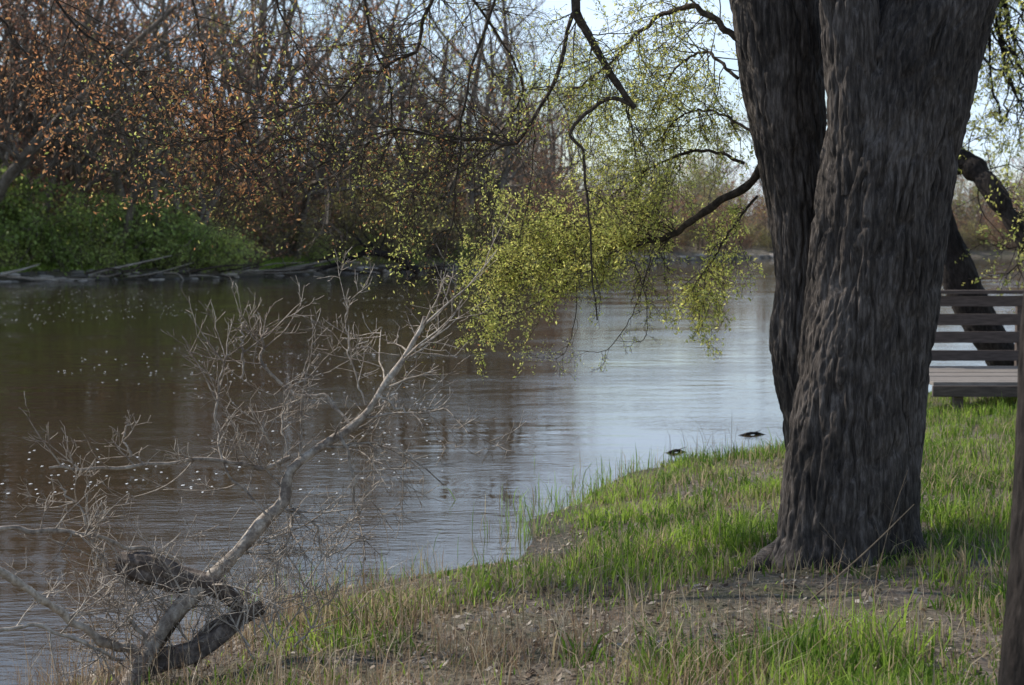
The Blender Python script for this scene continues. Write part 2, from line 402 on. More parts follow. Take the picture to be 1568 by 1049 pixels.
def lush(x, y, s):
    strip = sst(.2, .6, x)*sst(2.3, 1.4, s)
    right = sst(1.7, 2.2, x)
    nearr = sst(.1, 1.4, x)*sst(7.8, 6.9, y)
    b_ = np.maximum.reduce([strip, right*.88, nearr*.80, np.full_like(x, .13)])
    return np.clip(b_ + .48*fbm(x*1.1, y*1.1)+.38*vn(x*3.3, y*3.3), 0.0, 1)
# tufts: blades gather round clump centres
x, y, s = sample(46000); reps = rng.integers(2, 14, len(x)); x = np.repeat(x, reps); y = np.repeat(y, reps)
rr_ = np.repeat(rng.uniform(.01, .06, len(reps)), reps); x = x+rng.normal(size=len(x))*rr_; y = y+rng.normal(size=len(x))*rr_
tuft = np.repeat(rng.uniform(.4, 1.5, len(reps)), reps); tc = np.repeat(rng.normal(size=len(reps))*.34, reps)
s = sdist(x, y); lu = lush(x, y, s); k = (s > .03) & (rng.random(len(x)) < lu**1.3*.95+.02)
x, y, s, lu, tuft, tc = x[k], y[k], s[k], lu[k], tuft[k], tc[k]
tall = np.clip(.22+.5*lu+.5*fbm(x*1.4+9, y*1.4), .12, 1.3)*tuft*(.55+.45*sst(.1, .9, s))
h = (.035+.15*tall*rng.uniform(.3, 1.25, len(x))); w = rng.uniform(.004, .012, len(x))
g0 = np.array([.085, .165, .02]); g1 = np.array([.36, .49, .075]); g2 = np.array([.46, .37, .22])
mixv = np.clip(.42+.9*vn(x*2.1, y*2.1+40)+tc+rng.normal(size=len(x))*.22, 0, 1)[:, None]
col = g0*(1-mixv)+g1*mixv; dry = (rng.random(len(x)) < .15+.42*(1-lu)+.35*np.maximum(0, vn(x*1.3, y*1.3+7)))[:, None]; col = np.where(dry, g2*rng.uniform(.45, 1.1, (len(x), 1)), col)
mb = MB(); blades(mb, np.stack([x, y, height(x, y)-.01], 1), h, w, col, .55)
obj("grass", mb.mesh("grass", [GRASS], False))
n = 9000; x = np.concatenate([rng.uniform(-15.5, -11.5, n//2), rng.uniform(-28, -22, n//4), rng.uniform(-36, 10, n-n//2-n//4)]); y = yfar(x)+rng.uniform(.9, 3.2, n)
mb = MB(); blades(mb, np.stack([x, y, height(x, y)-.02], 1), rng.uniform(.1, .38, n), rng.uniform(.03, .06, n), np.array([(.42, .56, .11)])*rng.uniform(.6, 1.1, (n, 1)), .5)
obj("far_bank_grass", mb.mesh("far_bank_grass", [GRASS], False))
# dry straw stalks
x, y, s = sample(120000, 3.2, 16)
wgt = sst(1.5, .2, x)*sst(11, 8.5, y)*.8+.10; k = rng.random(len(x)) < wgt*np.clip(.5+fbm(x*1.2, y*1.2+5), 0, 1)*.8; x, y = x[k], y[k]
h = .05+.33*rng.random(len(x))**1.8; w = rng.uniform(.002, .005, len(x))
col = np.array([(.44, .31, .19), (.33, .22, .13), (.58, .47, .33), (.20, .13, .085)])[rng.integers(0, 4, len(x))]
mb = MB(); blades(mb, np.stack([x, y, height(x, y)-.01], 1), h, w, col, .6)
obj("dry_grass", mb.mesh("dry_grass", [STRAW], False))
# reeds at waterline
pr = []
for u, v, nn, sp_ in [(640, 885, 60, .35), (560, 905, 60, .35), (470, 915, 60, .3), (825, 815, 110, .2), (850, 790, 130, .22), (900, 765, 160, .3), (960, 738, 170, .3), (1080, 715, 240, .5), (1160, 705, 160, .4), (770, 870, 40, .25)]:
    c = W(u, v); pr.append(np.stack([c[0]+rng.normal(size=nn)*sp_, c[1]+rng.normal(size=nn)*.2-.12, np.full(nn, -.02)], 1))
pr = np.vstack(pr); n = len(pr); col = np.where((rng.random(n) < .25)[:, None], np.array([.4, .33, .19]), np.array([.24, .37, .08]))*rng.uniform(.6, 1.2, (n, 1))
mb = MB(); blades(mb, pr, rng.uniform(.08, .26, n), rng.uniform(.004, .008, n), col, .4)
c = W(1070, 692); n = 26; q = np.stack([c[0]+rng.uniform(-.35, .45, n), c[1]+rng.normal(size=n)*.3, np.full(n, -.02)], 1)
blades(mb, q, rng.uniform(.15, .45, n), np.full(n, .004), np.full((n, 3), .12)*np.array([1, .85, .6]), .5)
obj("reeds", mb.mesh("reeds", [GRASS], False))
# leaf litter
x, y, s = sample(46000, 3.5, 15); k = rng.random(len(x)) < sst(2.6, 1.0, x)*.75+.12; x, y = x[k], y[k]
n = len(x); z = height(x, y)+.008; a = rng.uniform(0, 6.28, n); L_ = rng.uniform(.006, .026, n)
d = np.stack([np.cos(a), np.sin(a), rng.normal(size=n)*.4], 1)*L_[:, None]; e = np.stack([-np.sin(a), np.cos(a), rng.normal(size=n)*.4], 1)*L_[:, None]*.5
p = np.stack([x, y, z], 1); vv = np.stack([p-d, p+e, p+d, p-e], 1)
col = np.array([(.34, .26, .185), (.20, .14, .095), (.50, .43, .35), (.08, .055, .04), (.28, .215, .155)])[rng.integers(0, 5, n)]
mb = MB(); mb.add(vv, np.arange(4*n).reshape(-1, 4), 0, np.repeat(col, 4, 0)); obj("leaf_litter", mb.mesh("leaf_litter", [STRAW], False))

# ------------------------------------------------------------------ big tree trunks
def bark_tube(mb, C, R, sides=240, rows=360, amp=.022, flare=None, cell=.05, mat=0, seed=0):
    C = smoothpoly(C, rows); R = smoothpoly(np.array(R)[:, None], rows)[:, 0]
    th = np.arange(sides)*2*math.pi/sides
    ct, st = np.cos(th), np.sin(th)
    r = R[:, None]*np.ones(sides)[None]
    hh = C[:, 2][:, None]*np.ones(sides)[None]
    bx = ct[None]*R.mean()+0*r; by = st[None]*R.mean()+0*r
    wx = bx+.03*vn(bx*5+seed, by*5, hh*2.2)+.010*vn(bx*18, by*18+seed, hh*9)
    wy = by+.03*vn(bx*5, by*5+seed, hh*2.2)+.010*vn(bx*18, by*18, hh*9+seed)
    n1 = vn(wx/cell, wy/cell, hh/.42+seed); n2 = vn(wx/(cell*.5)+5, wy/(cell*.5), hh/.18+seed)
    fur = np.exp(-(n1/.18)**2); fur2 = np.exp(-(n2/.22)**2)
    fine = vn(wx/(cell*.22), wy/(cell*.22), hh/.04)
    big = vn(bx*3.3+seed, by*3.3, hh*.8)
    r = r-amp*fur-amp*.4*fur2+amp*.2*fine+R.mean()*.08*big+amp*.4
    if flare:
        zg, fa, fh = flare
        lob = .5+.5*np.cos(th*5+.8)*.8+.35*np.cos(th*3+seed)
        r = r+fa*np.exp(-np.maximum(hh-zg, 0)/fh)*lob[None]
    v = np.stack([C[:, 0][:, None]+r*ct, C[:, 1][:, None]+r*st, hh], -1)
    i = np.arange(rows-1)[:, None]*sides; j = np.arange(sides)[None]; k = (j+1) % sides
    mb.add(v, np.stack([i+j, i+k, i+sides+k, i+sides+j], -1), mat)
base = hit(1295, 868); TD = base[1]+.33; zg = float(height(np.array([base[0]]), np.array([TD]))[0])
def trunk_from(tab, D):
    C = []; R = []
    for v_, l, r_ in tab:
        a = P(l, v_, D); c = P(r_, v_, D); C.append((a+c)/2); R.append((c[0]-a[0])/2*.985)
    return C, R
WT = empty("willow_tree", (base[0], TD, zg))
def child(name, me, par):
    o = obj(name, me, par); o.location = (-par.location.x, -par.location.y, -par.location.z); return o
mb = MB()
C, R = trunk_from([(930, 1194, 1404), (880, 1193, 1403), (800, 1194, 1402), (700, 1202, 1406), (600, 1213, 1412), (500, 1227, 1428), (400, 1240, 1443), (300, 1252, 1458), (200, 1270, 1478), (100, 1300, 1503), (0, 1342, 1533), (-150, 1390, 1573), (-350, 1440, 1620), (-600, 1500, 1660)], TD)
bark_tube(mb, C, R, 360, 640, .026, (zg, .09, .12), .055, 0, 1.3)
C2, R2 = trunk_from([(300, 1268, 1365), (200, 1264, 1362), (100, 1260, 1354), (0, 1254, 1345), (-150, 1240, 1325), (-400, 1200, 1280)], TD-.10)
bark_tube(mb, C2, R2, 200, 300, .018, None, .05, 0, 7.3)
C3, R3 = trunk_from([(930, 1205, 1325), (800, 1206, 1322), (700, 1206, 1312), (640, 1198, 1300), (560, 1184, 1285), (510, 1181, 1280), (420, 1189, 1276), (300, 1172, 1268), (150, 1138, 1262), (0, 1116, 1253), (-150, 1080, 1212), (-400, 1000, 1115), (-650, 940, 1040)], TD+.55)
bark_tube(mb, C3, R3, 260, 500, .018, (zg, .06, .15), .05, 0, 4.1)
# surface root running to the left
rp = [hit(1215, 850)+np.array([.10, .25, .08]), hit(1180, 868)+np.array([0, .08, .01]), hit(1140, 880)+np.array([0, 0, -.02]), hit(1095, 892)-np.array([0, 0, .06])]
mb.tube(smoothpoly(rp, 20), np.linspace(.10, .03, 20)*(1+.15*vn(np.arange(20)*.7, np.zeros(20))), 14)
child("trunk", mb.mesh("willow_trunk", [BARK]), WT)

# ------------------------------------------------------------------ twigs and leaves near
YGN = [(.62, .63, .18), (.74, .73, .23), (.48, .53, .13), (.76, .69, .20)]
ORN = [(.62, .29, .12), (.66, .36, .15), (.48, .21, .10)]
def twig(mb, lp, p, d, Ln, r, lev, droop, nsub, wander=.2, rmin=.0011):
    n = 7 if lev == 0 else 5
    pts = [p]; dd = nrm(d)
    for i in range(n):
        dd = nrm(dd+rng.normal(size=3)*wander+np.array([0, 0, droop])); pts.append(pts[-1]+dd*Ln/n)
    pts = np.array(pts); mb.tube(pts, np.maximum(np.linspace(r, r*.35, n+1), rmin), 4 if lev == 0 else 3)
    lp.append((pts, lev))
    if lev < 2:
        for c in range(nsub[lev]):
            t = rng.uniform(.1, 1)*n; i = min(int(t), n-1); f = t-i
            q = pts[i]*(1-f)+pts[i+1]*f; tg = nrm(pts[i+1]-pts[i]); pr_ = nrm(np.cross(tg, rng.normal(size=3)))
            twig(mb, lp, q, tg*.6+pr_*.7, Ln*rng.uniform(.3, .6), r*.55, lev+1, droop, nsub, wander, rmin)
def put_leaves(mb, lp, per, size, cols, clump=.012, aspect=.42, mat=1):
    out = []
    for pts, lev in lp:
        L_ = np.linalg.norm(pts[-1]-pts[0]); n = rng.poisson(per*L_*(1 if lev else .4))
        if n == 0: continue
        t = rng.uniform(0.1, .999, n)*(len(pts)-1); i = t.astype(int); f = (t-i)[:, None]
        out.append(pts[i]*(1-f)+pts[np.minimum(i+1, len(pts)-1)]*f+rng.normal(size=(n, 3))*clump)
    if out: mb.leaves(np.vstack(out), size, cols, mat, aspect)
def limb(mb, tr, r0, r1, ntw, Lt, droop, nsub, per, size, cols, rt=.004, jit=.012, start=.1, dirb=(0, 0, 0), wander=.16, n=60):
    pts = smoothpoly([P(*t) for t in tr], n)
    k = np.arange(n); env = np.clip(k/4, 0, 1)[:, None]
    pts = pts+env*np.stack([vn(k*.45, k*0+rng.uniform(0, 99)) for _ in range(3)], 1)*jit
    rad = np.linspace(r0, r1, n)*(1+.12*vn(k*.7, k*0+1.1)); mb.tube(pts, rad, 8)
    lp = []
    for _ in range(ntw):
        i = int(rng.uniform(start, 1)*(n-2)); tg = nrm(pts[i+1]-pts[i]); pr_ = nrm(np.cross(tg, rng.normal(size=3)))
        twig(mb, lp, pts[i], tg*rng.uniform(.1, .9)+pr_*.8+np.array(dirb), Lt*rng.uniform(.5, 1.3), min(rt, rad[i]*.7), 0, droop, nsub, wander)
    put_leaves(mb, lp, per, size, cols)
    return pts
D = TD
mb = MB()
limb(mb, [(1250, -480, D+.2), (1050, -500, D+.3), (800, -430, D+.5), (500, -380, D+.8), (200, -330, D+1), (-150, -300, D+1.2)], .11, .03, 22, 1.0, -.02, (5, 3), 12, .035, YGN, .006, .012, .15, (0, 0, .35))
limb(mb, [(1180, -300, D+.6), (1040, -280, D+.4), (940, -130, D+.2), (882, -5, D), (902, 55, D), (938, 118, D), (972, 166, D)], .035, .017, 14, .5, -.05, (5, 3), 40, .02, YGN, .004, .006)
limb(mb, [(966, 160, D), (935, 150, D), (900, 172, D), (873, 205, D), (893, 232, D), (897, 290, D), (904, 350, D), (906, 420, D), (915, 490, D)], .013, .004, 10, .3, -.1, (4, 2), 40, .02, YGN, .003, .005)
B1 = [(1200, 200, D+.6), (1150, 280, D+.8), (1095, 312, D+.9), (1050, 345, D+1), (1010, 368, D+1.1), (945, 372, D+1.2), (885, 395, D+1.3), (830, 408, D+1.4), (775, 420, D+1.5)]
limb(mb, B1, .03, .007, 52, .44, -.08, (8, 4), 54, .022, YGN, .004, .01, .42, (-.4, 0, .1))
limb(mb, [(1010, 368, D+1.1), (960, 380, D+1.0), (905, 400, D+1), (870, 432, D+1), (820, 465, D+1.1), (760, 490, D+1.2), (710, 520, D+1.2)], .009, .002, 32, .26, -.02, (7, 4), 68, .022, YGN, .003, .008, .1, (-.2, 0, .15))
limb(mb, [(990, 370, D+1.4), (930, 345, D+1.4), (860, 340, D+1.6), (800, 350, D+1.6), (750, 372, D+1.7)], .009, .002, 32, .36, -.01, (7, 4), 62, .022, YGN, .003, .008, .1)
limb(mb, [(1140, 250, D+1), (1080, 230, D+1.1), (1010, 250, D+1.2), (950, 290, D+1.4), (890, 320, D+1.5)], .012, .003, 24, .5, -.08, (6, 4), 38, .022, YGN, .003, .01)
limb(mb, [(1160, 300, D+1.2), (1120, 350, D+1.2), (1090, 400, D+1.3), (1060, 440, D+1.3)], .01, .003, 26, .32, -.12, (6, 3), 58, .026, YGN, .003, .01)
limb(mb, [(1130, 60, D+.6), (1060, 10, D+.7), (990, 40, D+.9), (930, 100, D+1.1), (860, 150, D+1.3)], .022, .004, 34, .6, -.08, (6, 4), 36, .024, YGN)
limb(mb, [(1130, 120, D+.7), (1080, 80, D+1), (1030, 110, D+1.2), (990, 190, D+1.4)], .012, .003, 28, .6, -.06, (6, 4), 36, .024, YGN)
limb(mb, [(1150, 200, D+.7), (1090, 170, D+1), (1040, 180, D+1.2), (1000, 230, D+1.4)], .01, .003, 26, .5, -.1, (6, 4), 44, .024, YGN)
limb(mb, [(930, -130, D+.3), (880, 20, D+.4), (830, 150, D+.4), (776, 222, D+.4), (700, 207, D+.4), (650, 203, D+.4), (590, 212, D+.4), (522, 255, D+.4), (450, 238, D+.4), (370, 262, D+.4), (300, 255, D+.4)], .014, .003, 54, .6, -.05, (6, 3), 9, .022, YGN+ORN, .004, .05)
limb(mb, [(800, -430, D+.5), (720, -150, D+.5), (665, 0, D+.5), (640, 70, D+.5), (560, 115, D+.6), (490, 160, D+.6), (400, 185, D+.6), (320, 205, D+.7), (230, 215, D+.7), (140, 180, D+.7)], .014, .003, 54, .6, -.05, (6, 3), 9, .024, ORN+YGN, .004, .05)
limb(mb, [(800, -430, D+.5), (780, -100, D+.4), (735, 60, D+.4), (712, 150, D+.4), (703, 240, D+.4), (692, 340, D+.4), (676, 430, D+.4), (668, 540, D+.4)], .011, .002, 26, .32, -.14, (5, 3), 10, .018, YGN+ORN, .003)
limb(mb, [(500, -380, D+.8), (540, -100, D+.8), (570, 60, D+.8), (600, 140, D+.9), (590, 230, D+.9), (560, 300, D+1)], .011, .003, 36, .55, -.06, (5, 3), 8, .022, YGN+ORN, .0035)
limb(mb, [(200, -330, D+1), (270, -100, D+.9), (305, 40, D+.9), (318, 130, D+.9), (335, 220, D+.9), (360, 300, D+.9)], .011, .003, 34, .55, -.05, (5, 3), 12, .028, ORN, .0035)
limb(mb, [(0, -310, D+1), (60, -80, D+1), (100, 20, D+1), (180, 90, D+1), (240, 150, D+1), (270, 240, D+1)], .011, .003, 34, .6, -.05, (5, 3), 14, .030, ORN, .0035)
limb(mb, [(-150, -300, D+1.2), (-60, -60, D+1.2), (10, 40, D+1.2), (60, 110, D+1.2), (130, 160, D+1.2)], .011, .003, 26, .6, -.05, (5, 3), 14, .030, ORN, .0035)
limb(mb, [(350, -350, D+.9), (400, -100, D+1), (430, 20, D+1.1), (470, 100, D+1.1), (520, 170, D+1.1)], .010, .003, 34, .55, -.05, (5, 3), 8, .026, ORN+YGN, .0035)
limb(mb, [(650, -400, D+.7), (690, -80, D+1.2), (760, 50, D+1.3), (800, 130, D+1.3), (760, 210, D+1.3), (700, 260, D+1.3), (620, 300, D+1.3), (560, 340, D+1.4)], .010, .003, 42, .5, -.06, (6, 3), 16, .022, YGN, .0035)
for u0, v0, u1, v1 in [(1000, 380, 930, 535), (880, 380, 860, 545), (960, 370, 985, 520), (760, 300, 700, 420)]:
    limb(mb, [(u0, v0, D+.9), ((u0*2+u1)/3+10, (v0*2+v1)/3, D+.9), ((u0+u1*2)/3+14, (v0+v1*2)/3, D+.9), (u1, v1, D+.9), (u1-45, v1+2, D+.9)], .004, .0015, 10, .16, -.1, (3, 2), 50, .014, YGN, .002, .005)
# crown above the frame
lp = []
for a0, a1, r in [(P(1560, -500, D), P(1700, -2200, D+1), .22), (P(1215, -350, D-.1), P(1000, -2000, D-.6), .14), (P(960, -600, D+.55), P(500, -1700, D+1.5), .16)]:
    pts = smoothpoly([a0, (a0+a1)/2+rng.normal(size=3)*.25, a1], 14); mb.tube(pts, np.linspace(r, .04, 14), 9)
    for _ in range(16):
        i = rng.integers(2, 13); dd = rng.normal(size=3); dd[2] = abs(dd[2])*.5
        twig(mb, lp, pts[i], dd, rng.uniform(1.5, 3.2), .025, 0, -.02, (5, 3), .22)
put_leaves(mb, lp, 6, .035, YGN)
child("branches_and_leaves", mb.mesh("willow_branches", [TWIG, LEAF]), WT)

# ------------------------------------------------------------------ leaning tree behind the deck
b2 = W(1575, 575, .2); T2 = empty("willow_tree", tuple(b2)); mb = MB(); D2 = 23.0
C, R = trunk_from([(600, 1535, 1610), (560, 1512, 1575), (500, 1474, 1535), (440, 1446, 1506), (380, 1424, 1480), (320, 1405, 1455), (200, 1385, 1425), (0, 1370, 1400), (-200, 1370, 1390)], D2)
bark_tube(mb, C, R, 60, 160, .02, None, .08, 0, 3)
C = [P(1400, 262, D2), P(1470, 248, D2-.3), P(1510, 278, D2-.6), P(1548, 335, D2-.8), P(1590, 390, D2-1), P(1650, 420, D2-1.2)]
mb.tube(smoothpoly(C, 40), np.linspace(.17, .10, 40)*(1+.22*vn(np.arange(40)*.5, np.arange(40)*0.)), 10, 0)
for q in range(14):
    a = [(1395+rng.normal()*20, 200-rng.uniform(0, 250), D2), (1470+rng.normal()*20, -60+rng.normal()*80, D2), (1530+rng.normal()*20, 20+rng.uniform(-60, 160), D2-.5), (1590+rng.normal()*30, 120+rng.uniform(-80, 120), D2-.5)]
    limb(mb, a, .03, .008, 10, 1.1, -.08, (5, 3), 9, .06, YGN, .008, .05)
lp = []
pts = smoothpoly(C, 40)
for _ in range(30): twig(mb, lp, pts[rng.integers(3, 39)], rng.normal(size=3), 1.0, .01, 0, -.06, (5, 3), .2)
put_leaves(mb, lp, 12, .06, YGN)
child("trunk_and_branches", mb.mesh("leaning_tree", [BARKD, LEAF]), T2)

# ------------------------------------------------------------------ near slim trunk at the right edge
b3 = P(1600, 1120, 5.0); zz = float(height(np.array([b3[0]]), np.array([5.0]))[0])
T3 = empty("maple_tree", (b3[0], 5.0, zz)); mb = MB()
C, R = trunk_from([(1300, 1516, 1650), (1150, 1522, 1640), (1000, 1536, 1640), (850, 1547, 1645), (700, 1556, 1650), (480, 1566, 1655), (300, 1590, 1668), (0, 1630, 1695), (-400, 1680, 1740), (-1200, 1800, 1850)], 5.0)
bark_tube(mb, C, R, 80, 240, .006, (zz, .03, .1), .03, 0, 9)
lp = []
for _ in range(26):
    q = C[-2]*(1-(_/26))+C[-1]*(_/26)
    twig(mb, lp, q, np.array([rng.normal()*.8+.2, rng.normal(), .6]), 1.6, .015, 0, -.02, (5, 4), .2)
put_leaves(mb, lp, 12, .05, YGN)
child("trunk", mb.mesh("maple_trunk", [BARKD, LEAF]), T3)  # darker bark here paints in the shade this trunk stands in

# ------------------------------------------------------------------ wooden deck
DK = empty("wooden_deck", (6.5, 20, .3)); 
def box(mb, c, s, rz=0., mat=0):
    c = np.array(c); s = np.array(s)/2; bv = min(s)*.15
    v = []
    for z_, k in ((-s[2], 1), (-s[2]+bv, 0), (s[2]-bv, 0), (s[2], 1)):
        e = bv if k else 0
        for a_, b_ in ((-1, -1), (1, -1), (1, 1), (-1, 1)): v.append((a_*(s[0]-e), b_*(s[1]-e), z_))
    v = np.array(v); cc, ss = math.cos(rz), math.sin(rz)
    v = np.stack([v[:, 0]*cc-v[:, 1]*ss, v[:, 0]*ss+v[:, 1]*cc, v[:, 2]], 1)+c
    q = [[0, 3, 2, 1], [12, 13, 14, 15]]
    for l in range(3):
        for j in range(4): q.append([l*4+j, l*4+(j+1) % 4, l*4+4+(j+1) % 4, l*4+4+j])
    mb.add(v, q, mat)
zd = P(1490, 582, 19.0)[2]; x0, x1 = P(1380, 500, 20)[0], 10.5; yb = 21.0
mb = MB()
for i_ in range(12): box(mb, ((x0+x1)/2+rng.normal()*.02, 18.6+i_*.2, zd+rng.normal()*.003), (x1-x0, .18, .04))
obj("deck_boards", mb.mesh("deck_boards", [DECKM], False), DK, (-6.5, -20, -.3))
mb = MB(); box(mb, ((x0+x1)/2, 18.47, zd-.08), (x1-x0, .05, .12)); box(mb, ((x0+x1)/2, 20.95, zd-.12), (x1-x0, .05, .18))
for k_ in range(4): box(mb, (x0+.3+k_*1.6, 18.56, zd-.4), (.1, .1, .7)); box(mb, (x0+.3+k_*1.6, 20.88, zd-.5), (.1, .1, .9))
obj("frame_and_piles", mb.mesh("frame_and_piles", [PLANK], False), DK, (-6.5, -20, -.3))
mb = MB()
def zr(v_): return P(1500, v_, yb)[2]
box(mb, ((x0+x1)/2, yb-.02, zr(447)), (x1-x0, .16, .045)); box(mb, ((x0+x1)/2, yb-.045, zr(461)), (x1-x0, .035, .13))
for v_, hh in ((489, .14), (516, .14), (544, .13)): box(mb, ((x0+x1)/2, yb-.045, zr(v_)), (x1-x0, .035, hh))
for k_ in range(4): box(mb, (P(1562, 500, yb)[0]-1.9+k_*1.9, yb+.02, (zr(450)+zd)/2-.02), (.09, .09, zr(450)-zd-.02))
obj("railing", mb.mesh("railing", [PLANK], False), DK, (-6.5, -20, -.3))

# ------------------------------------------------------------------ fallen dead branch
FBR = empty("dead_branch", tuple(W(215, 1035, .1))); mb = MB()
d0 = W(215, 1040, .12)[1]
def dead(tr, r0, r1, ntw=0, Lt=.3, up=.03, nsub=(4, 2), rt=.004, jit=.015, n=40, wander=.11):
    pts = smoothpoly([P(a, b_, d0+c) for a, b_, c in tr], n); k = np.arange(n)
    pts = pts+np.stack([vn(k*.35, k*0+rng.uniform(0, 99)) for _ in range(3)], 1)*jit*np.clip(k/4, 0, 1)[:, None]
    rad = np.linspace(r0, r1, n)*(1+.2*vn(k*.5, k*0+rng.uniform(0, 9))); mb.tube(pts, rad, 10 if r0 > .01 else 5, 0, None, True)
    lp = []
    for _ in range(int(ntw*1.1)):
        i = int(rng.uniform(.15, 1)*(n-2)); tg = nrm(pts[i+1]-pts[i]); pr_ = nrm(np.cross(tg, rng.normal(size=3)))
        twig(mb, lp, pts[i], tg*rng.uniform(.2, .9)+pr_*.8+np.array([0, 0, .15]), Lt*rng.uniform(.4, 1.6), min(rt, rad[i]*.7), 0, up, nsub, wander, .0016)
    return pts
dead([(195, 1060, -.1), (225, 1000, 0), (262, 945, .1), (325, 885, .2), (385, 825, .3), (425, 775, .35), (445, 730, .4), (485, 688, .45), (540, 655, .5), (575, 605, .5), (615, 560, .55), (640, 515, .6), (650, 487, .6)], .044, .009, 22, .40, .03, (4, 2), .006)
dead([(445, 700, .4), (400, 718, .4), (365, 708, .35), (300, 706, .3), (220, 712, .2), (140, 718, .1), (72, 718, 0)], .013, .006, 14, .28, .04)
dead([(540, 655, .5), (500, 610, .6), (450, 600, .6), (400, 560, .6), (404, 520, .6), (410, 505, .6)], .010, .006, 9, .25, .05)
dead([(520, 665, .45), (540, 720, .4), (545, 780, .4), (560, 860, .4)], .010, .004, 6, .3, -.05)
dead([(500, 685, .45), (560, 680, .5), (610, 690, .5), (680, 740, .5)], .006, .003, 8, .3, 0)
dead([(575, 605, .5), (620, 630, .5), (690, 625, .5)], .006, .003, 8, .25, .03)
dead([(560, 620, .5), (540, 560, .55), (530, 500, .6), (535, 440, .6)], .005, .0025, 8, .22, .05)
dead([(440, 740, .4), (445, 820, .35), (420, 880, .2), (430, 960, .1)], .009, .005, 8, .3, -.04)
dead([(420, 780, .35), (480, 800, .35), (500, 850, .35), (570, 820, .4)], .006, .003, 9, .25, 0)
dead([(410, 790, .3), (350, 720, .4), (330, 640, .5), (345, 560, .5), (350, 540, .5)], .007, .004, 12, .25, .03)
dead([(440, 700, .4), (435, 640, .5), (440, 600, .5), (480, 570, .5)], .006, .003, 10, .25, .03)
dead([(-40, 812, -.2), (60, 812, -.1), (140, 820, 0), (180, 832, .1), (260, 850, .2)], .012, .009, 8, .3, .05)
dead([(-30, 860, -.6), (50, 905, -.4), (110, 950, -.2), (160, 980, -.1), (205, 1000, 0)], .016, .022, 12, .3, 0)
dead([(200, 900, .1), (150, 850, 0), (125, 780, 0), (90, 745, 0)], .008, .004, 9, .25, .04)
dead([(-20, 970, -.5), (60, 960, -.4), (140, 990, -.3), (190, 1010, -.1)], .010, .007, 9, .3, 0)
dead([(240, 1000, 0), (200, 940, 0), (240, 900, .1)], .012, .007, 6, .3, 0)
dead([(370, 580, .5), (372, 530, .5), (370, 495, .5)], .006, .005, 3, .12, .05)
dead([(200, 700, .2), (190, 670, .2), (193, 645, .2)], .005, .0035, 2, .12, .05)
for _ in range(34):
    u = rng.uniform(150, 500); v_ = rng.uniform(900, 1010); a = rng.normal()*.9
    dead([(u, v_, .1), (u+40*math.sin(a), v_-50, .12), (u+90*math.sin(a)+rng.normal()*12, v_-100, .15)], .005, .0018, 4, .2, 0, (2, 1), .003, .012, 16)
child("branch_wood", mb.mesh("dead_branch_wood", [DEAD]), FBR)
# broken log pieces around its foot
LG = empty("driftwood_log", tuple(W(230, 880, .3))); mb = MB()
def logp(tr, r, sd, flat=.7):
    pts = smoothpoly([P(a, b_, d0+c) for a, b_, c in tr], 50)
    sides = 48; t = np.gradient(pts, axis=0); t /= np.linalg.norm(t, axis=1)[:, None]; a = np.cross(t, [0, 1, 0.]); a /= np.linalg.norm(a, axis=1)[:, None]; b_ = np.cross(t, a)
    th = np.arange(sides)*2*math.pi/sides; rr = np.interp(np.linspace(0, 1, 50), np.linspace(0, 1, len(r)), r)[:, None]*np.ones(sides)
    K = np.arange(50)[:, None]+0*th[None]; ct_ = np.cos(th)[None]+0*K; st_ = np.sin(th)[None]+0*K
    rr = rr*(1+.22*vn(ct_*1.3+sd, st_*1.3, K*.02)+.12*vn(ct_*4, st_*4, K*.02+sd)+.04*vn(ct_*14, st_*14, K*.06+sd))
    v = pts[:, None]+rr[..., None]*(a[:, None]*np.cos(th)[None, :, None]*flat+b_[:, None]*np.sin(th)[None, :, None])
    jag = rng.normal(size=sides)*.008; v[0] += t[0][None]*jag[:, None]; v[-1] += t[-1][None]*jag[:, None]
    i = np.arange(49)[:, None]*sides; j = np.arange(sides)[None]; k = (j+1) % sides; mb.add(v, np.stack([i+j, i+k, i+sides+k, i+sides+j], -1))
    for e in (0, 49):
        w = v[e]; mb.add(np.vstack([w, [w.mean(0)]]), [[x, (x+1) % sides, (x+2) % sides, sides] for x in range(0, sides, 2)])
logp([(184, 862, .15), (225, 870, .15), (275, 888, .2), (330, 900, .2), (380, 940, .2)], [.06, .085, .075, .055, .03], 2, .85)
logp([(170, 1080, 0), (225, 1020, .05), (290, 1000, .1), (340, 970, .15), (385, 930, .25)], [.07, .06, .055, .045, .03], 5, .9)
logp([(205, 1030, .1), (250, 965, .15), (305, 895, .2)], [.065, .06, .045], 8)
logp([(290, 1010, .15), (330, 965, .2), (400, 930, .2)], [.06, .065, .04], 3)
child("logs", mb.mesh("driftwood_log", [bark_mat("wet_driftwood", (.055, .042, .034), (.125, .098, .082), (.28, .23, .19), 30, .5, .006)]), LG)
for u, v_, l in ((1152, 666, 48), (1035, 693, 36)):
    c = W(u, v_, .0); mb = MB(); w_ = l/F*c[1]; k = np.linspace(-.5, .5, 14)
    pts = np.stack([k*w_, .04*np.sin(k*5), .008+.012*np.cos(k*7)], 1); mb.tube(pts, (.018)*(1-.9*np.abs(k*2)**3)*(1+.35*vn(np.arange(14)*.9, np.zeros(14)+u)), 8)
    mb.tube(np.array([[0, 0, .01], [.04, .02, .03], [.10, .03, .05]])*1.0, [.006, .005, .002], 4)
    obj("floating_driftwood", mb.mesh("floating_driftwood", [BARKD]), None, tuple(c))
mb = MB()
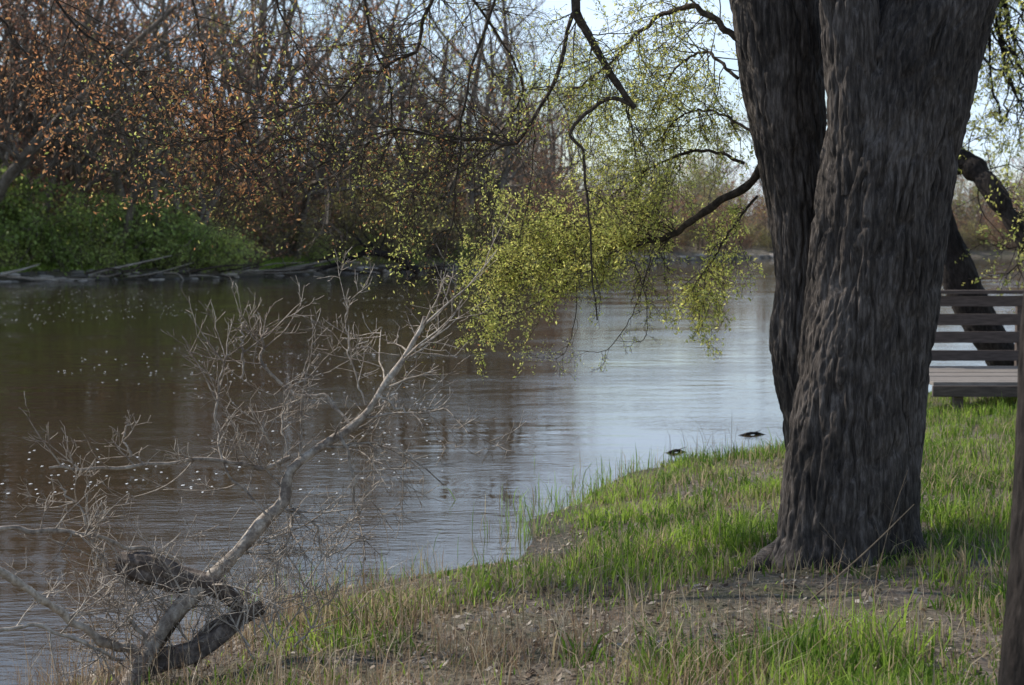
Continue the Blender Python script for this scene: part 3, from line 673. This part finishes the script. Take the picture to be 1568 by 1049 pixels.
for (ua, va, ub, vb) in ((1240, 915, 1400, 772), (1330, 900, 1255, 800), (1345, 870, 1390, 720)):
    p0 = hit(ua, va+5); p1 = P(ub, vb, p0[1]+.1); pts = smoothpoly([p0, (p0+p1)/2+rng.normal(size=3)*.014, p1], 10); mb.tube(pts, np.linspace(.0045, .002, 10)*(1.2 if ua == 1240 else .6), 5)
    for _ in range(3): i = rng.integers(4, 9); mb.tube(np.array([pts[i], pts[i]+np.array([rng.normal()*.05, 0, .06])]), [.0012, .0006], 3)
obj("dry_stalks", mb.mesh("dry_stalks", [bark_mat("dry_stalk", (.10, .07, .05), (.2, .15, .1), (.3, .23, .16), 30, 1, .002)]))

# ------------------------------------------------------------------ light
AZ = math.radians(-62); EL = math.radians(42)
sd_ = Vector((math.sin(AZ)*math.cos(EL), math.cos(AZ)*math.cos(EL), math.sin(EL)))
sun = bpy.data.lights.new("sun", 'SUN'); sun.energy = 5.0; sun.angle = math.radians(.5); sun.color = (1, .95, .86)
so = bpy.data.objects.new("sun", sun); S.collection.objects.link(so); so.rotation_euler = sd_.to_track_quat('Z', 'Y').to_euler(); so.location = (-20, 10, 30)
w = bpy.data.worlds.new("World"); S.world = w; w.use_nodes = True; nt = w.node_tree; L = nt.links.new
sky = nt.nodes.new("ShaderNodeTexSky"); sky.sky_type = 'NISHITA'; sky.sun_disc = False; sky.sun_elevation = EL; sky.sun_rotation = AZ
sky.air_density = 1.0; sky.dust_density = .4
# thin bright cloud low over the horizon, clear blue overhead
tc_ = nt.nodes.new("ShaderNodeTexCoord"); mp = nt.nodes.new("ShaderNodeMapping"); mp.inputs["Scale"].default_value = (1, 1, 2.6); L(tc_.outputs["Generated"], mp.inputs[0])
cn = N(nt, "ShaderNodeTexNoise", i_Scale=4.2, i_Detail=6.0, i_Roughness=.6); L(mp.outputs[0], cn.inputs["Vector"])
cr = ramp(nt, [(.40, (.14, .14, .14)), (.60, (1, 1, 1))]); L(cn.outputs["Fac"], cr.inputs["Fac"])
sz = nt.nodes.new("ShaderNodeSeparateXYZ"); L(tc_.outputs["Generated"], sz.inputs[0])
hz = nt.nodes.new("ShaderNodeMapRange"); L(sz.outputs["Z"], hz.inputs[0]); hz.inputs[1].default_value = .2; hz.inputs[2].default_value = .5; hz.inputs[3].default_value = 1; hz.inputs[4].default_value = 0.05
mm = nt.nodes.new("ShaderNodeMath"); mm.operation = 'MULTIPLY'; L(cr.outputs["Color"], mm.inputs[0]); L(hz.outputs[0], mm.inputs[1])
mxx = N(nt, "ShaderNodeMix", data_type='RGBA'); L(mm.outputs[0], mxx.inputs["Factor"]); L(sky.outputs[0], mxx.inputs[6]); mxx.inputs[7].default_value = (6.2, 7.6, 9.6, 1)
bg = nt.nodes["Background"]; L(mxx.outputs[2], bg.inputs[0]); bg.inputs[1].default_value = .15
S.view_settings.view_transform = 'Standard'; S.view_settings.look = 'None'; S.view_settings.exposure = 0
